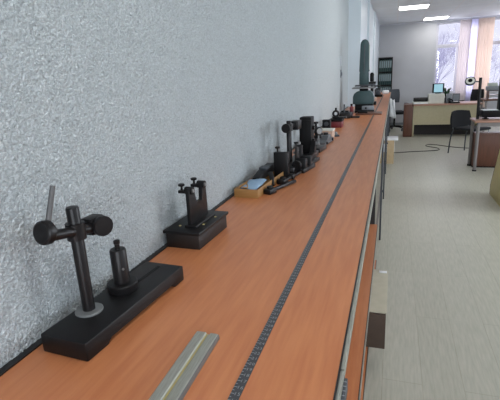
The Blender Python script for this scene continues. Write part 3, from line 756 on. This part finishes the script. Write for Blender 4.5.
# ------------------------------------------------------------------ far desk
t = thing('far_desk', 'wide desk with beige front panel and brown top by the far window', 'desk', (1.2, 10.7, 0))
MB().box(-.762, .66, 0, .72, .705, .738, .003).build('desk_top', M['deskwood'], t)
MB().box(-.755, .615, .05, .068, .275, .705).build('modesty_panel', M['beige'], t, False)
MB().box(-.755, -.73, .068, .68, 0, .705).build('side_panel', M['beige'], t, False)
MB().box(-.7551, -.725, .05, .068, 0, .275).build('side_edge', M['beige'], t, False)
MB().box(.59, .615, .068, .68, 0, .705).build('side_panel', M['beige'], t, False)
MB().box(-.72, .58, .40, .42, .0, .40).build('rear_panel', M['darkbrown'], t, False)
t = thing('drawer_cabinet', 'brown wooden drawer cabinet at the left end of the far desk', 'cabinet', (.34, 10.95, 0))
MB().box(-.095, .095, -.22, .32, 0, .735, .004).build('body', M['woodbrown'], t)
for z in (.08, .30, .52):
    d = MB().box(-.085, .085, .32, .335, z, z+.19, .003).build('drawer', M['woodbrown'], t)
    MB().box(-.04, .04, .335, .35, z+.09, z+.10, .002).build('handle', M['steel'], d)

t = thing('paper_tray_printer', 'black topped printer with white paper on the left of the far desk', 'printer', (.60, 10.98, .738))
MB().box(-.17, .17, -.14, .16, .0, .05, .006).build('body', M['offwhite'], t)
MB().prism([(-.10, .05), (.14, .05), (.10, .125), (.0, .145), (-.08, .11)], 'x', -.155, .15, bev=.008).build('lid', M['black_satin'], t)
MB().box(-.16, .15, -.22, -.14, .008, .03, .002).build('output_tray', M['white'], t, label='white paper in tray')
t = thing('white_equipment_box', 'white rectangular equipment box on the far desk under the lit monitor', 'box', (.93, 11.0, .738))
MB().box(-.17, .17, -.14, .15, 0, .215, .008).build('body', M['offwhite'], t)
MB().box(-.15, .15, -.142, -.14, .02, .19).build('front_panel', M['offwhite'], t, False)
t = thing('computer_monitor', 'black framed monitor with lit cyan screen above the white box', 'monitor', (.97, 11.06, .953))
MB().box(-.06, .06, -.05, .06, 0, .012, .003).build('foot', M['black_satin'], t)
MB().box(-.125, .125, -.02, .02, .012, .225, .006).build('casing', M['black_satin'], t)
MB().box(-.090, .095, -.0225, -.02, .03, .208).build('screen', M['screen'], t, False)
t = thing('potted_plant', 'small dark green pot plant right of the lit monitor', 'plant', (1.165, 11.15, .738))
MB().lathe([(.035, 0), (.045, .01), (.055, .11), (.05, .115)], n=16).build('pot', M['darkgrey'], t)
lf = MB(); rr = random.Random(2)
for i in range(26):
    a = rr.uniform(0, 6.28); h = rr.uniform(.04, .20); r = rr.uniform(.03, .08)
    p = Vector((math.cos(a)*r, math.sin(a)*r, .12+h)); v = Vector((-math.sin(a), math.cos(a), .2))*.022; q = Vector((math.cos(a)*.05, math.sin(a)*.05, .025))
    base = lf.bm.verts.new((p.x*.2, p.y*.2, .11)); b1 = lf.bm.verts.new(p-v); b2 = lf.bm.verts.new(p+v); tip = lf.bm.verts.new(p+q)
    lf.bm.faces.new((base, b1, b2)); lf.bm.faces.new((b1, tip, b2))
o = lf.build('leaves', M['leaf'], t); o.modifiers.new('t', 'SOLIDIFY').thickness = .002
t = thing('grey_loudspeaker', 'grey square loudspeaker on the far desk right of the white box', 'loudspeaker', (1.20, 10.98, .738))
MB().box(-.055, .055, -.06, .06, 0, .20, .006).build('cabinet', M['grey'], t)
MB().lathe([(.035, 0), (.035, .003), (.015, .001)], (0, -.061, .08), axis=(0, -1, 0)).build('driver', M['darkgrey'], t)
t = thing('small_display', 'small dark grey screen beside the loudspeaker on the far desk', 'display', (1.36, 11.05, .738))
MB().box(-.05, .05, -.03, .05, 0, .02, .003).build('foot', M['darkgrey'], t)
MB().box(-.075, .075, -.015, .015, .02, .20, .005).build('casing', M['darkgrey'], t)
MB().box(-.065, .065, -.0165, -.015, .035, .185).build('screen', M['grey'], t, False)
t = thing('desk_telephone', 'black desk telephone with white keypad on the front of the far desk', 'telephone', (1.30, 10.84, .738), R(10))
MB().prism([(-.09, 0), (.09, 0), (.09, .05), (-.09, .02)], 'x', -.10, .10, bev=.004).build('body', M['black_satin'], t)
MB().tube(spline([(-.06, -.08, .06), (-.06, -.05, .075), (-.06, .05, .085), (-.06, .08, .075)]), .016).build('handset', M['black_satin'], t)
MB().box(-.01, .07, -.06, .03, .037, .045, .002, ).build('keypad', M['white'], t)
office_chair((1.93, 12.3, 0), R(-25), 'black office chair behind the far desk next to the peach curtain', M['fabric'], M['fabric'], .55, .40, .14)

# ------------------------------------------------------------------ visitor chair
ch = thing('visitor_chair', 'black padded visitor chair with thin tube legs beside the right table', 'chair', (1.335, 8.52, 0), R(44))
# local: faces -y; back at +y
MB().box(-.22, .22, -.23, .20, .435, .475, .018, seg=3).build('seat', M['fabric'], ch)
b = MB(); n = 10; A = []
for j in range(7):
    z = .46+.30*j/6; w_ = .262*(1-.10*(j/6)**3)*(.93+.07*math.sin(j/6*3.14)); row = []
    for i in range(n+1):
        s = i/n*2-1; row.append((s*w_, .26-.06*s*s+.03*j/6, z-.02*s*s*(1 if j > 3 else 0)))
    A.append(row)
fr = [[b.bm.verts.new(p) for p in row] for row in A]; bk = [[b.bm.verts.new((p[0], p[1]+.03, p[2])) for p in row] for row in A]
for G_ in (fr, bk):
    for j in range(6):
        for i in range(n): b.bm.faces.new((G_[j][i], G_[j][i+1], G_[j+1][i+1], G_[j+1][i]))
for j in range(6):
    for i in (0, n): b.bm.faces.new((fr[j][i], fr[j+1][i], bk[j+1][i], bk[j][i]))
for i in range(n):
    for j in (0, 6): b.bm.faces.new((fr[j][i], fr[j][i+1], bk[j][i+1], bk[j][i]))
b.build('backrest', M['fabric'], ch)
for s in (-1, 1):
    MB().tube(spline([(s*.20, .20, .44), (s*.20, .25, .30), (s*.215, .27, .0)]), .011).build('leg', M['darkgrey'], ch)
    MB().tube(spline([(s*.20, -.19, .44), (s*.21, -.21, .25), (s*.215, -.22, .0)]), .011).build('leg', M['chrome'], ch)
    MB().tube(spline([(s*.20, .18, .445), (s*.20, .24, .48), (s*.18, .285, .62)]), .011).build('back_tube', M['chrome'], ch)
MB().tube([(-.20, -.2, .43), (.20, -.2, .43)], .010).build('cross_tube', M['chrome'], ch)

# ------------------------------------------------------------------ right table with instrument
t = thing('instrument_table', 'wood topped table on grey tube legs at the right edge', 'table', (1.14, 6.98, 0))
MB().box(0, 1.1, 0, .50, .720, .746, .003).build('table_top', M['deskwood'], t)
for (x, y) in ((.05, .04), (.04, .46), (1.05, .04), (1.05, .46)):
    l = MB().cyl((x, y, .02), (x, y, .72), .024, n=18).build('leg', M['greytube'], t)
    MB().cyl((x, y, 0), (x, y, .02), .030, n=18).build('foot', M['black_satin'], l)
MB().box(.06, 1.04, .03, .05, .66, .72).build('apron_rail', M['greytube'], t, False)
o = thing('table_pedestal', 'reddish brown wooden cabinet under the right table', 'cabinet', (1.5, 7.28, 0))
MB().box(-.30, .45, -.0, .20, .02, .53, .004).build('body', M['woodbrown'], o)
MB().box(-.30, .43, -.01, .0, .045, .515, .002).build('door', M['woodbrown'], o)
MB().box(-.30, .43, .01, .19, 0, .02).build('plinth', M['black_satin'], o, False)

t = thing('measuring_column', 'large black measuring stand with thick column on the right table', 'measuring stand', (1.62, 7.28, .746))
MB().box(-.37, .42, -.12, .16, .030, .125, .006).build('base', M['black_satin'], t)
for x in (-.30, .36):
    MB().lathe([(.05, 0), (.045, .008), (.02, .012), (.02, .03)], (x, 0, 0), n=18).build('foot', M['black_satin'], t)
MB().box(-.150, -.0, -.07, .08, .125, .775, .006).build('column', M['black_satin'], t)
MB().cyl((-.410, -.02, .0), (-.418, -.02, .60), .021).build('slim_post', M['black'], t)
a = MB(); a.tube([(-.415, -.02, .54), (-.45, -.02, .545), (-.49, -.03, .55)], .009); a.build('arm', M['darkgrey'], t)
d = MB(); d.lathe([(.064, -.014), (.072, -.010), (.072, .012), (.064, .018), (.060, .014)], (-.555, -.04, .555), axis=(-.15, -.80, .58), n=32); d = d.build('round_dial', M['darkgrey'], t, label='round dial with pale face')
MB().lathe([(.058, .0145), (.057, .0175), (.0, .018)], (-.555, -.04, .555), axis=(-.15, -.80, .58), n=32).build('dial_face', M['offwhite'], d)
q = MB(); q.lathe([(.030, .0181), (.030, .021), (.024, .0211)], (-.555, -.04, .555), axis=(-.15, -.80, .58), n=24); q.build('dial_ring', M['black_satin'], d)
o = MB().box(1.27, 1.50, 7.22, 7.42, .872, .878, .001).build('paper_sheet', M['white']); tag(o, 'white paper sheet on top of the black stand base', 'paper')

# further desk behind with equipment
t = thing('window_side_table', 'brown side table by the window, right of the far desk', 'table', (1.98, 11.2, 0))
MB().box(-.0, .95, 0, .6, .74, .77, .003).build('table_top', M['woodbrown'], t)
for (x, y) in ((.04, .04), (.04, .55), (.9, .04), (.9, .55)): MB().box(x-.02, x+.02, y-.02, y+.02, 0, .74, .002).build('leg', M['greytube'], t)
t = thing('brown_document_tray', 'brown wooden two level document tray on the side table', 'tray', (2.20, 11.42, .77))
for x in (-.14, .13): MB().box(x, x+.014, -.12, .12, 0, .19).build('side_panel', M['woodbrown'], t, False)
for z in (.0, .09, .178): MB().box(-.126, .13, -.12, .12, z, z+.012).build('shelf', M['woodbrown'], t, False)
t = thing('grey_desktop_printer', 'grey green printer standing on the brown document tray', 'printer', (2.16, 11.42, .96))
MB().box(-.13, .13, -.11, .11, 0, .10, .01).build('body', M['grey'], t)
MB().prism([(-.06, .10), (.08, .10), (.10, .17), (.07, .17)], 'x', -.10, .10, bev=.004).build('paper_support', M['teal_light'], t)

# yellow board at the right edge
t = thing('plywood_board', 'pale yellow plywood board with brown edge standing at the right edge', 'board', (1.16, 5.70, 0))
MB().prism([(0, 0), (.012, .11), (-.26, .60), (-.75, .62), (-.75, 0)], 'x', .0, .02, bev=.001).build('panel', M['plywood'], t)
MB().prism([(0, 0), (.012, .11), (-.26, .60), (-.266, .595), (.004, .11), (-.008, .0)], 'x', -.002, .0, ).build('edge_strip', M['woodbrown'], t, False)
MB().box(.02, .30, -.75, -.73, 0, .60, .002).build('support_panel', M['plywood'], t)
MB().box(.02, .30, -.35, -.33, 0, .40, .002).build('support_panel', M['plywood'], t)
